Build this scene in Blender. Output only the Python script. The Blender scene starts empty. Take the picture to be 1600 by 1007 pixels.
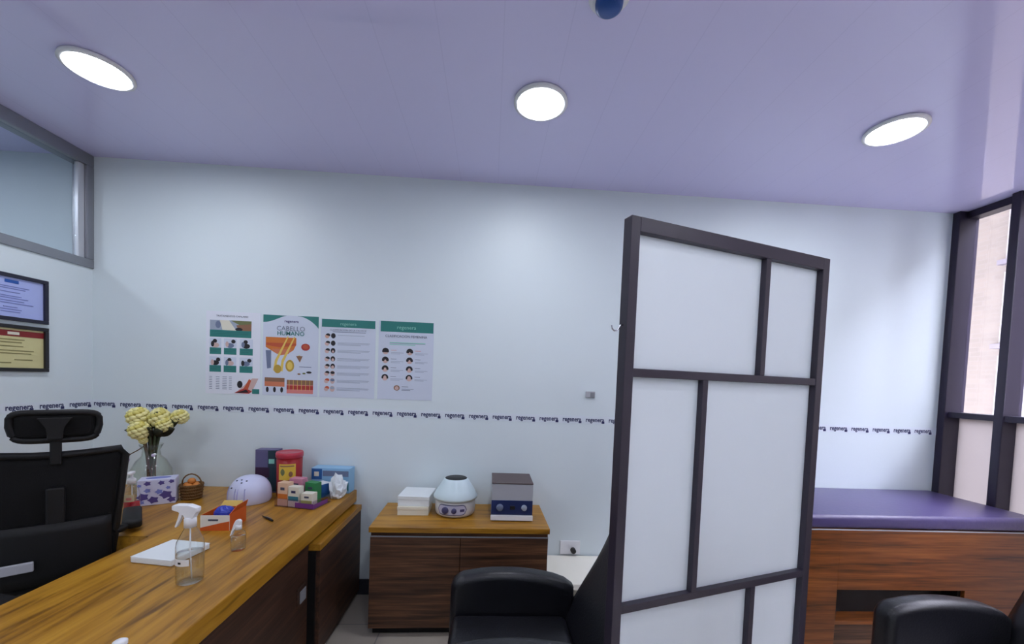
import bpy, bmesh, math, random
from mathutils import Vector, Matrix
random.seed(7)
S = bpy.context.scene
COL = S.collection
PI = math.pi

# ------------------------------------------------------------------ camera, sky, sun, exposure
def make_camera():
    yaw, pitch, roll = .0555, -.0379, .0389
    cy, sy, cp, sp = math.cos(yaw), math.sin(yaw), math.cos(pitch), math.sin(pitch)
    f = Vector((sy*cp, cy*cp, sp)); r = Vector((cy, -sy, 0)); u = r.cross(f)
    r2 = r*math.cos(roll) + u*math.sin(roll); u2 = -r*math.sin(roll) + u*math.cos(roll)
    cam = bpy.data.cameras.new('camera'); o = bpy.data.objects.new('camera', cam); COL.objects.link(o)
    m = Matrix((r2, u2, -f)).transposed().to_4x4(); m.translation = (0, 0, 1.52)
    o.matrix_world = m
    cam.sensor_width = 36; cam.lens = 619.58/1600*36; cam.shift_y = (617.9-503.5)/1600
    cam.clip_start = .05; cam.clip_end = 200
    S.camera = o
make_camera()

SKY = 2.9           # daylight strength
LAMP = 9.8          # emission of the round ceiling lamps
S.view_settings.view_transform = 'Standard'; S.view_settings.look = 'None'
S.view_settings.gamma = 1; S.view_settings.exposure = 2.92
S.view_settings.use_curve_mapping = False
w = bpy.data.worlds.new('sky'); S.world = w; w.use_nodes = True
bg = w.node_tree.nodes['Background']; bg.inputs[0].default_value = (.78, .79, .92, 1); bg.inputs[1].default_value = SKY
sl = bpy.data.lights.new('sun', 'SUN'); sl.energy = .25; sl.angle = .05; sl.color = (1, .93, .86)
so = bpy.data.objects.new('sun', sl); COL.objects.link(so)
so.rotation_euler = Vector((.72, .25, -.62)).to_track_quat('-Z', 'Y').to_euler()

# ------------------------------------------------------------------ materials
def lin(c):
    c = c/255
    return c/12.92 if c <= .04045 else ((c+.055)/1.055)**2.4
def rgb(c): return (lin(c[0]), lin(c[1]), lin(c[2]), 1)
MATS = {}
def base_mat(name):
    m = bpy.data.materials.new(name); m.use_nodes = True
    return m, m.node_tree, m.node_tree.nodes['Principled BSDF']
def M(name, c=(200, 200, 200), rough=.5, metal=0, spec=.5, bump=0, bscale=60, vary=0, emit=0, coat=0):
    if name in MATS: return MATS[name]
    m, nt, b = base_mat(name)
    b.inputs['Base Color'].default_value = rgb(c); b.inputs['Roughness'].default_value = rough
    b.inputs['Metallic'].default_value = metal; b.inputs['Specular IOR Level'].default_value = spec
    b.inputs['Coat Weight'].default_value = coat
    if emit:
        b.inputs['Emission Color'].default_value = rgb(c); b.inputs['Emission Strength'].default_value = emit
    if bump or vary:
        tc = nt.nodes.new('ShaderNodeTexCoord'); n = nt.nodes.new('ShaderNodeTexNoise')
        n.inputs['Scale'].default_value = bscale; n.inputs['Detail'].default_value = 4
        nt.links.new(tc.outputs['Object'], n.inputs['Vector'])
        if bump:
            bp = nt.nodes.new('ShaderNodeBump'); bp.inputs['Strength'].default_value = bump; bp.inputs['Distance'].default_value = .01
            nt.links.new(n.outputs['Fac'], bp.inputs['Height']); nt.links.new(bp.outputs[0], b.inputs['Normal'])
        if vary:
            mx = nt.nodes.new('ShaderNodeMix'); mx.data_type = 'RGBA'; mx.blend_type = 'MULTIPLY'
            mx.inputs[0].default_value = vary; mx.inputs[6].default_value = rgb(c)
            nt.links.new(n.outputs['Fac'], mx.inputs[7]); nt.links.new(mx.outputs[2], b.inputs['Base Color'])
    MATS[name] = m
    return m
def wood(name, dark, mid, light, axis='X', rough=.4, fine=28, stretch=16, knots=0, coat=0):
    m, nt, b = base_mat(name)
    N = nt.nodes.new; L = nt.links.new
    tc = N('ShaderNodeTexCoord'); mp = N('ShaderNodeMapping')
    s = {'X': (1, stretch, stretch), 'Y': (stretch, 1, stretch)}[axis]
    mp.inputs['Scale'].default_value = s
    L(tc.outputs['Object'], mp.inputs['Vector'])
    n1 = N('ShaderNodeTexNoise'); n1.inputs['Scale'].default_value = 1.3; n1.inputs['Detail'].default_value = 6; n1.inputs['Distortion'].default_value = .6
    n2 = N('ShaderNodeTexNoise'); n2.inputs['Scale'].default_value = fine/5; n2.inputs['Detail'].default_value = 3
    L(mp.outputs[0], n1.inputs['Vector']); L(mp.outputs[0], n2.inputs['Vector'])
    mixf = N('ShaderNodeMath'); mixf.operation = 'MULTIPLY_ADD'; mixf.inputs[1].default_value = .35
    L(n2.outputs['Fac'], mixf.inputs[0])
    sc = N('ShaderNodeMath'); sc.operation = 'MULTIPLY'; sc.inputs[1].default_value = .68
    L(n1.outputs['Fac'], sc.inputs[0]); L(sc.outputs[0], mixf.inputs[2])
    cr = N('ShaderNodeValToRGB')
    cr.color_ramp.elements[0].position = .33; cr.color_ramp.elements[0].color = rgb(dark)
    cr.color_ramp.elements[1].position = .68; cr.color_ramp.elements[1].color = rgb(light)
    e = cr.color_ramp.elements.new(.5); e.color = rgb(mid)
    L(mixf.outputs[0], cr.inputs[0])
    out = cr.outputs[0]
    if knots:
        mp2 = N('ShaderNodeMapping'); mp2.inputs['Scale'].default_value = {'X': (2.6, 20, 20), 'Y': (20, 2.6, 20)}[axis]
        L(tc.outputs['Object'], mp2.inputs['Vector'])
        n3 = N('ShaderNodeTexNoise'); n3.inputs['Scale'].default_value = 1; n3.inputs['Detail'].default_value = 2
        L(mp2.outputs[0], n3.inputs['Vector'])
        c2 = N('ShaderNodeValToRGB'); c2.color_ramp.elements[0].position = .60; c2.color_ramp.elements[1].position = .72
        c2.color_ramp.elements[0].color = (1, 1, 1, 1); c2.color_ramp.elements[1].color = (.35, .3, .25, 1)
        L(n3.outputs['Fac'], c2.inputs[0])
        mx = N('ShaderNodeMix'); mx.data_type = 'RGBA'; mx.blend_type = 'MULTIPLY'; mx.inputs[0].default_value = knots
        L(out, mx.inputs[6]); L(c2.outputs[0], mx.inputs[7]); out = mx.outputs[2]
    L(out, b.inputs['Base Color']); b.inputs['Roughness'].default_value = rough; b.inputs['Coat Weight'].default_value = coat
    bp = N('ShaderNodeBump'); bp.inputs['Strength'].default_value = .06; bp.inputs['Distance'].default_value = .004
    L(mixf.outputs[0], bp.inputs['Height']); L(bp.outputs[0], b.inputs['Normal'])
    MATS[name] = m
    return m
def thin_glass(name, tint=(255, 255, 255), rough=0, refl=1.0, ior=1.45):
    """A thin pane: Fresnel mix of straight transmission and mirror reflection."""
    m = bpy.data.materials.new(name); m.use_nodes = True; nt = m.node_tree; nt.nodes.clear()
    o = nt.nodes.new('ShaderNodeOutputMaterial'); t = nt.nodes.new('ShaderNodeBsdfTransparent'); g = nt.nodes.new('ShaderNodeBsdfGlossy')
    t.inputs[0].default_value = rgb(tint); g.inputs['Roughness'].default_value = rough
    fr = nt.nodes.new('ShaderNodeLayerWeight'); fr.inputs[0].default_value = .5
    pw = nt.nodes.new('ShaderNodeMath'); pw.operation = 'POWER'; pw.inputs[1].default_value = 4.5
    mu = nt.nodes.new('ShaderNodeMath'); mu.operation = 'MULTIPLY_ADD'; mu.inputs[1].default_value = .8*refl; mu.inputs[2].default_value = .035*refl; mu.use_clamp = True
    mx = nt.nodes.new('ShaderNodeMixShader')
    nt.links.new(fr.outputs['Facing'], pw.inputs[0]); nt.links.new(pw.outputs[0], mu.inputs[0]); nt.links.new(mu.outputs[0], mx.inputs[0])
    nt.links.new(t.outputs[0], mx.inputs[1]); nt.links.new(g.outputs[0], mx.inputs[2]); nt.links.new(mx.outputs[0], o.inputs[0])
    MATS[name] = m
    return m
def frosted(name, c, trans=.6, gloss=.08, rough=.3):
    m = bpy.data.materials.new(name); m.use_nodes = True; nt = m.node_tree; nt.nodes.clear()
    o = nt.nodes.new('ShaderNodeOutputMaterial'); t = nt.nodes.new('ShaderNodeBsdfTranslucent'); d = nt.nodes.new('ShaderNodeBsdfDiffuse'); g = nt.nodes.new('ShaderNodeBsdfGlossy')
    t.inputs[0].default_value = rgb(c); d.inputs[0].default_value = rgb(c); g.inputs['Roughness'].default_value = rough
    m1 = nt.nodes.new('ShaderNodeMixShader'); m1.inputs[0].default_value = trans
    m2 = nt.nodes.new('ShaderNodeMixShader'); m2.inputs[0].default_value = gloss
    nt.links.new(d.outputs[0], m1.inputs[1]); nt.links.new(t.outputs[0], m1.inputs[2])
    nt.links.new(m1.outputs[0], m2.inputs[1]); nt.links.new(g.outputs[0], m2.inputs[2]); nt.links.new(m2.outputs[0], o.inputs[0])
    MATS[name] = m
    return m
def ceiling_mat():
    m, nt, b = base_mat('lilac_ceiling_panels'); N = nt.nodes.new; L = nt.links.new
    b.inputs['Base Color'].default_value = rgb((219, 217, 255)); b.inputs['Roughness'].default_value = .05; b.inputs['Specular IOR Level'].default_value = .5
    tc = N('ShaderNodeTexCoord'); sp = N('ShaderNodeSeparateXYZ'); L(tc.outputs['Object'], sp.inputs[0])
    dv = N('ShaderNodeMath'); dv.operation = 'DIVIDE'; dv.inputs[1].default_value = .25; L(sp.outputs[0], dv.inputs[0])
    fr = N('ShaderNodeMath'); fr.operation = 'FRACT'; L(dv.outputs[0], fr.inputs[0])
    lt = N('ShaderNodeMath'); lt.operation = 'LESS_THAN'; lt.inputs[1].default_value = .018; L(fr.outputs[0], lt.inputs[0])
    mx = N('ShaderNodeMix'); mx.data_type = 'RGBA'; mx.inputs[6].default_value = rgb((219, 217, 255)); mx.inputs[7].default_value = rgb((213, 211, 250))
    L(lt.outputs[0], mx.inputs[0]); L(mx.outputs[2], b.inputs['Base Color'])
    ns = N('ShaderNodeTexNoise'); ns.inputs['Scale'].default_value = 140; L(tc.outputs['Object'], ns.inputs['Vector'])
    ad = N('ShaderNodeMath'); ad.operation = 'MULTIPLY_ADD'; ad.inputs[1].default_value = -1.2; L(lt.outputs[0], ad.inputs[0]); L(ns.outputs['Fac'], ad.inputs[2])
    bp = N('ShaderNodeBump'); bp.inputs['Strength'].default_value = .02; bp.inputs['Distance'].default_value = .001
    L(ad.outputs[0], bp.inputs['Height']); L(bp.outputs[0], b.inputs['Normal'])
    MATS['ceiling'] = m
def brick_mat():
    m, nt, b = base_mat('beige_facade_brick'); N = nt.nodes.new; L = nt.links.new
    tc = N('ShaderNodeTexCoord'); sp = N('ShaderNodeSeparateXYZ'); cb = N('ShaderNodeCombineXYZ'); L(tc.outputs['Object'], sp.inputs[0])
    L(sp.outputs[1], cb.inputs[0]); L(sp.outputs[2], cb.inputs[1])
    br = N('ShaderNodeTexBrick'); br.inputs['Scale'].default_value = 1; br.inputs['Brick Width'].default_value = .26; br.inputs['Row Height'].default_value = .085; br.inputs['Mortar Size'].default_value = .008
    br.inputs['Color1'].default_value = rgb((93, 84, 76)); br.inputs['Color2'].default_value = rgb((86, 78, 71)); br.inputs['Mortar'].default_value = rgb((92, 85, 79))
    L(cb.outputs[0], br.inputs['Vector']); L(br.outputs[0], b.inputs['Base Color']); b.inputs['Roughness'].default_value = .85
    MATS['brick'] = m
def floor_mat():
    m, nt, b = base_mat('grey_floor_tile'); N = nt.nodes.new; L = nt.links.new
    tc = N('ShaderNodeTexCoord'); br = N('ShaderNodeTexBrick'); br.offset = 0
    br.inputs['Scale'].default_value = 1; br.inputs['Brick Width'].default_value = .6; br.inputs['Row Height'].default_value = .6; br.inputs['Mortar Size'].default_value = .004
    br.inputs['Color1'].default_value = rgb((172, 164, 152)); br.inputs['Color2'].default_value = rgb((166, 158, 147)); br.inputs['Mortar'].default_value = rgb((140, 138, 135))
    L(tc.outputs['Object'], br.inputs['Vector']); L(br.outputs[0], b.inputs['Base Color']); b.inputs['Roughness'].default_value = .25
    MATS['floor'] = m
ceiling_mat(); brick_mat(); floor_mat()
M('wall', (220, 231, 235), .45, bump=.03, bscale=180)
M('aluminium', (150, 152, 158), .35, .7)
M('alu_light', (205, 208, 214), .35, .4)
M('dark_metal', (40, 34, 54), .38, .1)
M('screen_frame', (46, 40, 54), .4)
M('black_plastic', (12, 12, 14), .55, spec=.35)
M('black_mesh', (9, 9, 11), .8, spec=.25, bump=.25, bscale=400)
M('black_fabric', (22, 22, 26), .8, bump=.2, bscale=250)
M('black_leather', (21, 21, 27), .36, bump=.12, bscale=120)
M('bed_leather', (78, 68, 112), .33, bump=.1, bscale=50)
M('white_plastic', (235, 236, 240), .35)
M('cream_plastic', (216, 214, 212), .4)
M('ice_plastic', (214, 232, 238), .3)
M('black', (12, 12, 14), .5)
M('dark_baseboard', (40, 42, 50), .5)
M('rubber', (20, 20, 22), .7)
M('chrome', (190, 192, 198), .2, 1)
M('grey', (140, 142, 148), .5)
M('light_grey', (175, 176, 182), .45)
M('lamp_glow', (240, 244, 252), .4, emit=LAMP)
M('paper', (226, 230, 240), .5)
M('box_white', (232, 238, 240), .5)
M('box_cream', (226, 222, 204), .55)
wood('oak_top', (122, 80, 18), (168, 118, 30), (190, 140, 44), 'Y', .38, stretch=14, knots=.9)
wood('oak_cross', (122, 80, 18), (168, 118, 28), (190, 140, 42), 'X', .38, stretch=14, knots=.5)
wood('walnut_dark', (38, 23, 14), (80, 51, 33), (122, 82, 54), 'X', .45, stretch=26)
wood('walnut_end', (40, 24, 16), (66, 42, 29), (90, 58, 40), 'Y', .5, stretch=24)
wood('walnut_red', (60, 28, 9), (118, 64, 23), (150, 88, 38), 'X', .35, stretch=22, knots=.3)
thin_glass('window_glass', (250, 250, 252))
thin_glass('transom_glass', (246, 250, 253), refl=1.2)
thin_glass('clear_plastic', (251, 253, 253), .04, 1.9)
thin_glass('tray_plastic', (246, 242, 250), .05, 1.8)
thin_glass('vase_glass', (249, 252, 250), .0, 1.5)
frosted('screen_panel', (248, 252, 255), .5, .02)
frosted('frosted_window', (184, 180, 180), .9, .04)

# ------------------------------------------------------------------ mesh building
class MB:
    def __init__(s): s.bm = bmesh.new(); s.mats = []
    def mi(s, m):
        m = MATS[m] if isinstance(m, str) else m
        if m not in s.mats: s.mats.append(m)
        return s.mats.index(m)
    def add(s, bm, m, smooth=False, mx=None):
        i = s.mi(m); vm = {}
        for v in bm.verts: vm[v] = s.bm.verts.new(mx @ v.co if mx else v.co)
        for f in bm.faces:
            try: g = s.bm.faces.new([vm[v] for v in f.verts])
            except ValueError: continue
            g.material_index = i; g.smooth = smooth
        bm.free(); return s
    def box(s, x0, x1, y0, y1, z0, z1, m, bev=.0, seg=2, mx=None, smooth=False):
        b = bmesh.new(); bmesh.ops.create_cube(b, size=1)
        for v in b.verts: v.co = Vector(((x0+x1)/2+v.co.x*(x1-x0), (y0+y1)/2+v.co.y*(y1-y0), (z0+z1)/2+v.co.z*(z1-z0)))
        if bev: bmesh.ops.bevel(b, geom=b.edges[:], offset=bev, segments=seg, affect='EDGES', profile=.5)
        return s.add(b, m, smooth, mx)
    def lathe(s, prof, m, c=(0, 0, 0), seg=32, smooth=True, caps=True, sx=1, sy=1, mx=None):
        b = bmesh.new(); rings = []
        for r, z in prof:
            rings.append([b.verts.new((c[0]+r*sx*math.cos(2*PI*k/seg), c[1]+r*sy*math.sin(2*PI*k/seg), c[2]+z)) for k in range(seg)])
        for a, d in zip(rings, rings[1:]):
            for k in range(seg): b.faces.new((a[k], a[(k+1) % seg], d[(k+1) % seg], d[k]))
        if caps:
            b.faces.new(rings[0][::-1]); b.faces.new(rings[-1])
        return s.add(b, m, smooth, mx)
    def tube(s, pts, r, m, seg=10, closed=False, smooth=True):
        b = bmesh.new(); pts = [Vector(p) for p in pts]; n = len(pts); rings = []
        rr = r if isinstance(r, (list, tuple)) else [r]*n
        up = Vector((0, 0, 1))
        for i, p in enumerate(pts):
            a = pts[(i-1) % n] if (closed or i > 0) else p; c = pts[(i+1) % n] if (closed or i < n-1) else p
            t = (c-a).normalized(); ref = up if abs(t.z) < .95 else Vector((0, 1, 0))
            u = t.cross(ref).normalized(); v = u.cross(t)
            rings.append([b.verts.new(p+(u*math.cos(2*PI*k/seg)+v*math.sin(2*PI*k/seg))*rr[i]) for k in range(seg)])
        prs = list(zip(rings, rings[1:])) + ([(rings[-1], rings[0])] if closed else [])
        for a, d in prs:
            for k in range(seg): b.faces.new((a[k], a[(k+1) % seg], d[(k+1) % seg], d[k]))
        if not closed: b.faces.new(rings[0][::-1]); b.faces.new(rings[-1])
        bmesh.ops.recalc_face_normals(b, faces=b.faces[:])
        return s.add(b, m, smooth)
    def prism(s, poly, h, m, fn=None, bev=0, smooth=False):
        """poly: 2D points; fn(u, v, w) -> 3D; extruded from w=0 to w=h."""
        fn = fn or (lambda u, v, q: (u, v, q))
        b = bmesh.new(); A = [b.verts.new((u, v, 0)) for u, v in poly]; B = [b.verts.new((u, v, h)) for u, v in poly]
        n = len(poly); b.faces.new(A[::-1]); b.faces.new(B)
        for k in range(n): b.faces.new((A[k], A[(k+1) % n], B[(k+1) % n], B[k]))
        if bev: bmesh.ops.bevel(b, geom=b.edges[:], offset=bev, segments=2, affect='EDGES', profile=.5)
        for v in b.verts: v.co = Vector(fn(*v.co))
        bmesh.ops.recalc_face_normals(b, faces=b.faces[:])
        return s.add(b, m, smooth)
    def sphere(s, c, r, m, sx=1, sy=1, sz=1, seg=16, rough=0):
        b = bmesh.new(); bmesh.ops.create_uvsphere(b, u_segments=seg, v_segments=max(6, seg//2), radius=1)
        for v in b.verts:
            k = r*(1+rough*(random.random()-.5)*2)
            v.co = Vector((c[0]+v.co.x*k*sx, c[1]+v.co.y*k*sy, c[2]+v.co.z*k*sz))
        return s.add(b, m, rough == 0)
    def grid(s, fn, nu, nv, th, m, smooth=True):
        """solid curved sheet: fn(u, v, side) -> point, side 0/1"""
        b = bmesh.new()
        G = [[[b.verts.new(fn(i/nu, j/nv, k)) for j in range(nv+1)] for i in range(nu+1)] for k in (0, 1)]
        for i in range(nu):
            for j in range(nv):
                b.faces.new((G[0][i][j], G[0][i+1][j], G[0][i+1][j+1], G[0][i][j+1]))
                b.faces.new((G[1][i][j+1], G[1][i+1][j+1], G[1][i+1][j], G[1][i][j]))
        for i in range(nu):
            b.faces.new((G[0][i+1][0], G[0][i][0], G[1][i][0], G[1][i+1][0])); b.faces.new((G[0][i][nv], G[0][i+1][nv], G[1][i+1][nv], G[1][i][nv]))
        for j in range(nv):
            b.faces.new((G[0][0][j], G[0][0][j+1], G[1][0][j+1], G[1][0][j])); b.faces.new((G[0][nu][j+1], G[0][nu][j], G[1][nu][j], G[1][nu][j+1]))
        bmesh.ops.recalc_face_normals(b, faces=b.faces[:])
        return s.add(b, m, smooth)
    def slab(s, poly, h, r, m, fn, n=6):
        """extruded outline whose rim is rounded with radius r"""
        P = [Vector(p) for p in poly]; k = len(P); N = []
        area = sum(P[i].x*P[(i+1) % k].y-P[(i+1) % k].x*P[i].y for i in range(k)); sg = 1 if area > 0 else -1
        for i in range(k):
            d = P[(i+1) % k]-P[i-1]; q = Vector((-d.y, d.x))*sg; N.append(q.normalized())
        b = bmesh.new(); rings = []
        ws = [(r*(1-math.cos(PI/2*j/n)), r*(1-math.sin(PI/2*j/n))) for j in range(n+1)]
        ws += [(h-a, i_) for a, i_ in reversed(ws)]
        for wq, ins in ws: rings.append([b.verts.new(fn(*(P[i]+N[i]*ins), wq)) for i in range(k)])
        for a, d in zip(rings, rings[1:]):
            for i in range(k): b.faces.new((a[i], a[(i+1) % k], d[(i+1) % k], d[i]))
        b.faces.new(rings[0][::-1]); b.faces.new(rings[-1])
        bmesh.ops.recalc_face_normals(b, faces=b.faces[:])
        return s.add(b, m, True)
    def text(s, txt, size, m, mx, bold=.0):
        key = (txt, bold)
        if key not in TXT:
            c = bpy.data.curves.new('t', 'FONT'); c.body = txt; c.size = 1; c.align_x = 'CENTER'; c.align_y = 'CENTER'; c.offset = bold; c.resolution_u = 2
            o = bpy.data.objects.new('t', c); COL.objects.link(o)
            bpy.context.view_layer.update()
            me = bpy.data.meshes.new_from_object(o.evaluated_get(bpy.context.evaluated_depsgraph_get()))
            bpy.data.objects.remove(o); bpy.data.curves.remove(c)
            TXT[key] = me
        b = bmesh.new(); b.from_mesh(TXT[key])
        return s.add(b, m, False, mx @ Matrix.Scale(size, 4))
    def build(s, name, parent=None, label=None, smooth_angle=None):
        me = bpy.data.meshes.new(name); s.bm.normal_update(); s.bm.to_mesh(me); s.bm.free()
        for m in s.mats: me.materials.append(m)
        o = bpy.data.objects.new(name, me); COL.objects.link(o)
        if parent: o.parent = parent
        if label: o['label'] = label
        return o
TXT = {}
def thing(name, label, cat, loc=(0, 0, 0), rotz=0, group=None):
    o = bpy.data.objects.new(name, None); COL.objects.link(o); o.empty_display_size = .1
    o.location = loc; o.rotation_euler = (0, 0, rotz)
    tag(o, label, cat, group); return o
def tag(o, label, cat, group=None):
    o['label'] = label; o['category'] = cat
    if group: o['group'] = group
    return o
def struct(o): o['kind'] = 'structure'; return o
def copy_thing(root, loc, rotz=None, label=None):
    r = root.copy(); COL.objects.link(r); r.location = loc
    if rotz is not None: r.rotation_euler = (0, 0, rotz)
    if label: r['label'] = label
    for ch in list(root.children):
        c = ch.copy(); COL.objects.link(c); c.parent = r
        for g in ch.children:
            d = g.copy(); COL.objects.link(d); d.parent = c
    return r

# ------------------------------------------------------------------ room
XL, XR, YW, YB, H = -2.602, 3.30, 2.745, -2.4, 2.85
XG = 3.42                                             # plane of the window glass
struct(MB().box(-5.2, XG+.2, YB, YW+.2, -.12, 0, 'floor').build('floor'))
struct(MB().box(-5.2, XG+.04, YB, YW+.2, H, H+.15, 'ceiling').build('ceiling'))
struct(MB().box(-5.2, XR, YW, YW+.2, 0, H, 'wall').build('wall_back'))
struct(MB().box(-5.2, XG+.2, YB-.15, YB, -.12, H+.15, 'wall').build('wall_front'))
struct(MB().box(-5.35, -5.2, YB, YW+.2, -.12, H+.15, 'wall').build('wall_far_left'))
m = MB(); m.box(XL-.1, XL, YB, YW, 0, 2.135, 'wall'); m.box(XL-.1, XL, YB, .2, 2.135, H, 'wall')
struct(m.build('wall_left'))
struct(MB().box(-.886, XR, YW-.012, YW, 0, .105, 'dark_baseboard').build('baseboard_back'))

# transom window over the left wall
m = MB(); a = 'aluminium'
m.box(XL-.08, XL+.012, .2, YW, 2.135, 2.19, a, .004); m.box(XL-.08, XL+.012, .2, YW, 2.775, H, a, .004)
m.box(XL-.08, XL+.012, YW-.045, YW, 2.19, 2.775, a, .004); m.box(XL-.030, XL-.004, YW-.083, YW-.045, 2.19, 2.775, 'alu_light', .003)
m.box(XL-.08, XL+.012, .2, .25, 2.19, 2.775, a, .004); m.box(XL-.08, XL+.012, 1.2, 1.25, 2.19, 2.775, a, .004)
w1 = struct(m.build('window_1'))
struct(MB().box(XL-.024, XL-.018, .25, YW-.085, 2.19, 2.775, 'transom_glass').build('window_pane', w1))

# window wall on the right: corner post, mullions, bars, panes
def window(n, y0, y1, post_y0, post_y1):
    m = MB(); d = 'dark_metal'
    m.box(XR+.02, XG+.03, post_y0, post_y1, 0, H, d, .004)
    m.box(XR+.03, XG+.03, y0, y1, 1.372, 1.412, d, .003)
    m.box(XR+.06, XG+.03, y0, y1, 2.80, H, d, .003); m.box(XR+.06, XG+.03, y0, y1, 0, .06, d, .003)
    f = struct(m.build('window_%d' % n))
    struct(MB().box(XG, XG+.008, y0, y1, 1.412, 2.80, 'window_glass').build('window_pane', f))
    struct(MB().box(XG, XG+.008, y0, y1, .06, 1.372, 'frosted_window').build('frosted_pane', f))
struct(MB().box(XR, XG+.03, 2.70, YW+.2, 0, H, 'dark_metal', .004).build('trim_1'))
ys = [2.70, 2.435, 1.55, .65, -.25, -1.15, -2.0]
for k in range(6):
    window(k+2, ys[k+1]-.0, ys[k], ys[k+1]-.05, ys[k+1])
struct(MB().box(XR+.02, XG+.2, YB, -2.0, 0, H, 'wall').build('wall_right'))

# lettered border strip around the room
def border():
    m = MB(); M('strip', (222, 231, 239), .4); M('navy', (38, 42, 92), .5); z = 1.262
    m.box(XL, XR, YW-.0012, YW, z-.028, z+.026, 'strip')
    per = .1635; x = XL+.075
    k = 0
    while x < XR-.05:
        mx = Matrix.Translation((x, YW-.002, z)) @ Matrix.Rotation(PI/2, 4, 'X')
        m.text('regenera', .040, 'navy', mx @ Matrix.Diagonal((.92, 1.12, 1, 1)), .026)
        m.box(x+.048, x+.068, YW-.0022, YW-.0012, z-.025, z-.009, 'navy')
        x += per; k += 1
    struct(m.build('trim_2'))
    m = MB(); m.box(XL, XL+.0012, YB, YW, z-.028, z+.026, 'strip')
    y = YW-.08
    while y > .6:
        mx = Matrix.Translation((XL+.002, y, z)) @ Matrix.Rotation(PI/2, 4, 'Z') @ Matrix.Rotation(PI/2, 4, 'X')
        m.text('regenera', .040, 'navy', mx @ Matrix.Diagonal((.92, 1.12, 1, 1)), .026)
        m.box(XL+.0012, XL+.0022, y+.048, y+.068, z-.025, z-.009, 'navy')
        y -= per
    struct(m.build('trim_3'))
border()

# ------------------------------------------------------------------ ceiling lights and the blue-capped detector
def lamp(loc, label):
    t = thing('ceiling_light', label, 'ceiling light', loc, 0, 'round ceiling lights')
    m = MB(); m.lathe([(.108, 0), (.126, -.002), (.128, -.012), (.112, -.018), (.108, -.008), (.108, 0)], 'white_plastic', seg=48, caps=False); m.build('rim', t)
    MB().lathe([(.108, -.004), (.110, -.010), (.100, -.016), (.0, -.017)], 'lamp_glow', seg=48, caps=False).build('diffuser', t)
    return t
L0 = lamp((-1.814, 1.94, H), 'round white ceiling light at left, nearest the aluminium transom window')
copy_thing(L0, (.19, 1.93, H), label='round white ceiling light in the middle, below the blue-capped detector in view')
copy_thing(L0, (1.975, 1.93, H), label='round white ceiling light at right, nearest the dark window frames')
for x, l in ((-1.814, 'left'), (.19, 'middle'), (1.975, 'right')):
    copy_thing(L0, (x, .3, H), label='added round white fill light of the second row behind the viewer, %s one' % l)  # unseen lamp row added to brighten the room evenly
    copy_thing(L0, (x, -1.2, H), label='added round white fill light of the last row behind the viewer, %s one' % l)  # further unseen row added as fill light
copy_thing(L0, (-3.4, 1.7, H), label='round white ceiling light in the next room, nearest the transom')
copy_thing(L0, (-4.4, 1.0, H), label='added round white fill light in the next room, far corner')  # unseen lamp added to brighten the view through the transom
copy_thing(L0, (-3.5, -.3, H), label='added round white fill light in the next room, nearest the front wall')  # also an added fill lamp, never in view
t = thing('smoke_detector', 'round white ceiling detector with a blue cap, at the top edge of the view', 'smoke detector', (.358, 1.39, H))
MB().lathe([(.068, 0), (.070, -.010), (.062, -.020), (.052, -.022)], 'white_plastic', seg=32).build('base', t)
M('blue_cap', (20, 74, 150), .35)
MB().lathe([(.046, -.02), (.0475, -.028), (.0455, -.042), (.034, -.050), (.0, -.052)], 'blue_cap', seg=32).build('cap', t, 'glossy blue cap')

# ------------------------------------------------------------------ wall things
def poly_fn(x0, zt, w_, h_, y):
    """poster coordinates u right, v down, q towards the room"""
    return lambda u, v, q: (x0+u*w_, y-q, zt-v*h_)
class Sheet:
    def __init__(s, x0, x1, z0, z1, paper='paper', y=YW):
        s.m = MB(); s.x0, s.w, s.zt, s.h = x0, x1-x0, z1, z1-z0; s.y = y-.0015; s.k = 0
        s.m.box(x0, x1, y-.0015, y, z0, z1, paper)
        s.f = poly_fn(x0, z1, s.w, s.h, s.y)
    def poly(s, p, mat):
        s.k += 1; s.m.prism(p, .00025+.000012*s.k, mat, s.f)
    def rect(s, u0, v0, u1, v1, mat): s.poly([(u0, v0), (u1, v0), (u1, v1), (u0, v1)], mat)
    def disc(s, u, v, ru, rv, mat, n=14, a0=0, a1=2*PI):
        s.poly([(u+ru*math.cos(a0+(a1-a0)*k/n), v+rv*math.sin(a0+(a1-a0)*k/n)) for k in range(n+(0 if a1-a0 > 6 else 1))], mat)
    def text(s, t, u, v, size, mat, bold=0):
        s.m.text(t, size, mat, Matrix.Translation((s.x0+u*s.w, s.y-.0018, s.zt-v*s.h)) @ Matrix.Rotation(PI/2, 4, 'X'), bold)
    def lines(s, u0, u1, v, n, dv, mat, th=.004):
        for k in range(n):
            s.rect(u0, v+k*dv, u1-(u1-u0)*(.28 if k == n-1 and n > 1 else .03*(k % 2)), v+k*dv+th, mat)
    def build(s, label, group='posters on the back wall'):
        return tag(s.m.build('poster'), label, 'poster', group)
M('teal', (40, 122, 116), .5); M('teal2', (30, 100, 100), .5); M('txt_grey', (120, 128, 148), .6); M('txt_dark', (70, 74, 96), .6); M('txt_pale', (158, 168, 186), .6)
M('hair', (30, 26, 34), .6); M('skin', (206, 160, 140), .6); M('skin_pale', (206, 176, 170), .6); M('lilac_paper', (206, 214, 230), .5)
M('orange', (206, 116, 44), .5); M('orange2', (190, 84, 50), .5); M('gold', (186, 152, 58), .5); M('yellow_line', (226, 196, 96), .5); M('red', (172, 52, 48), .5); M('pink', (214, 130, 126), .5); M('salmon', (206, 122, 88), .5)
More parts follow.
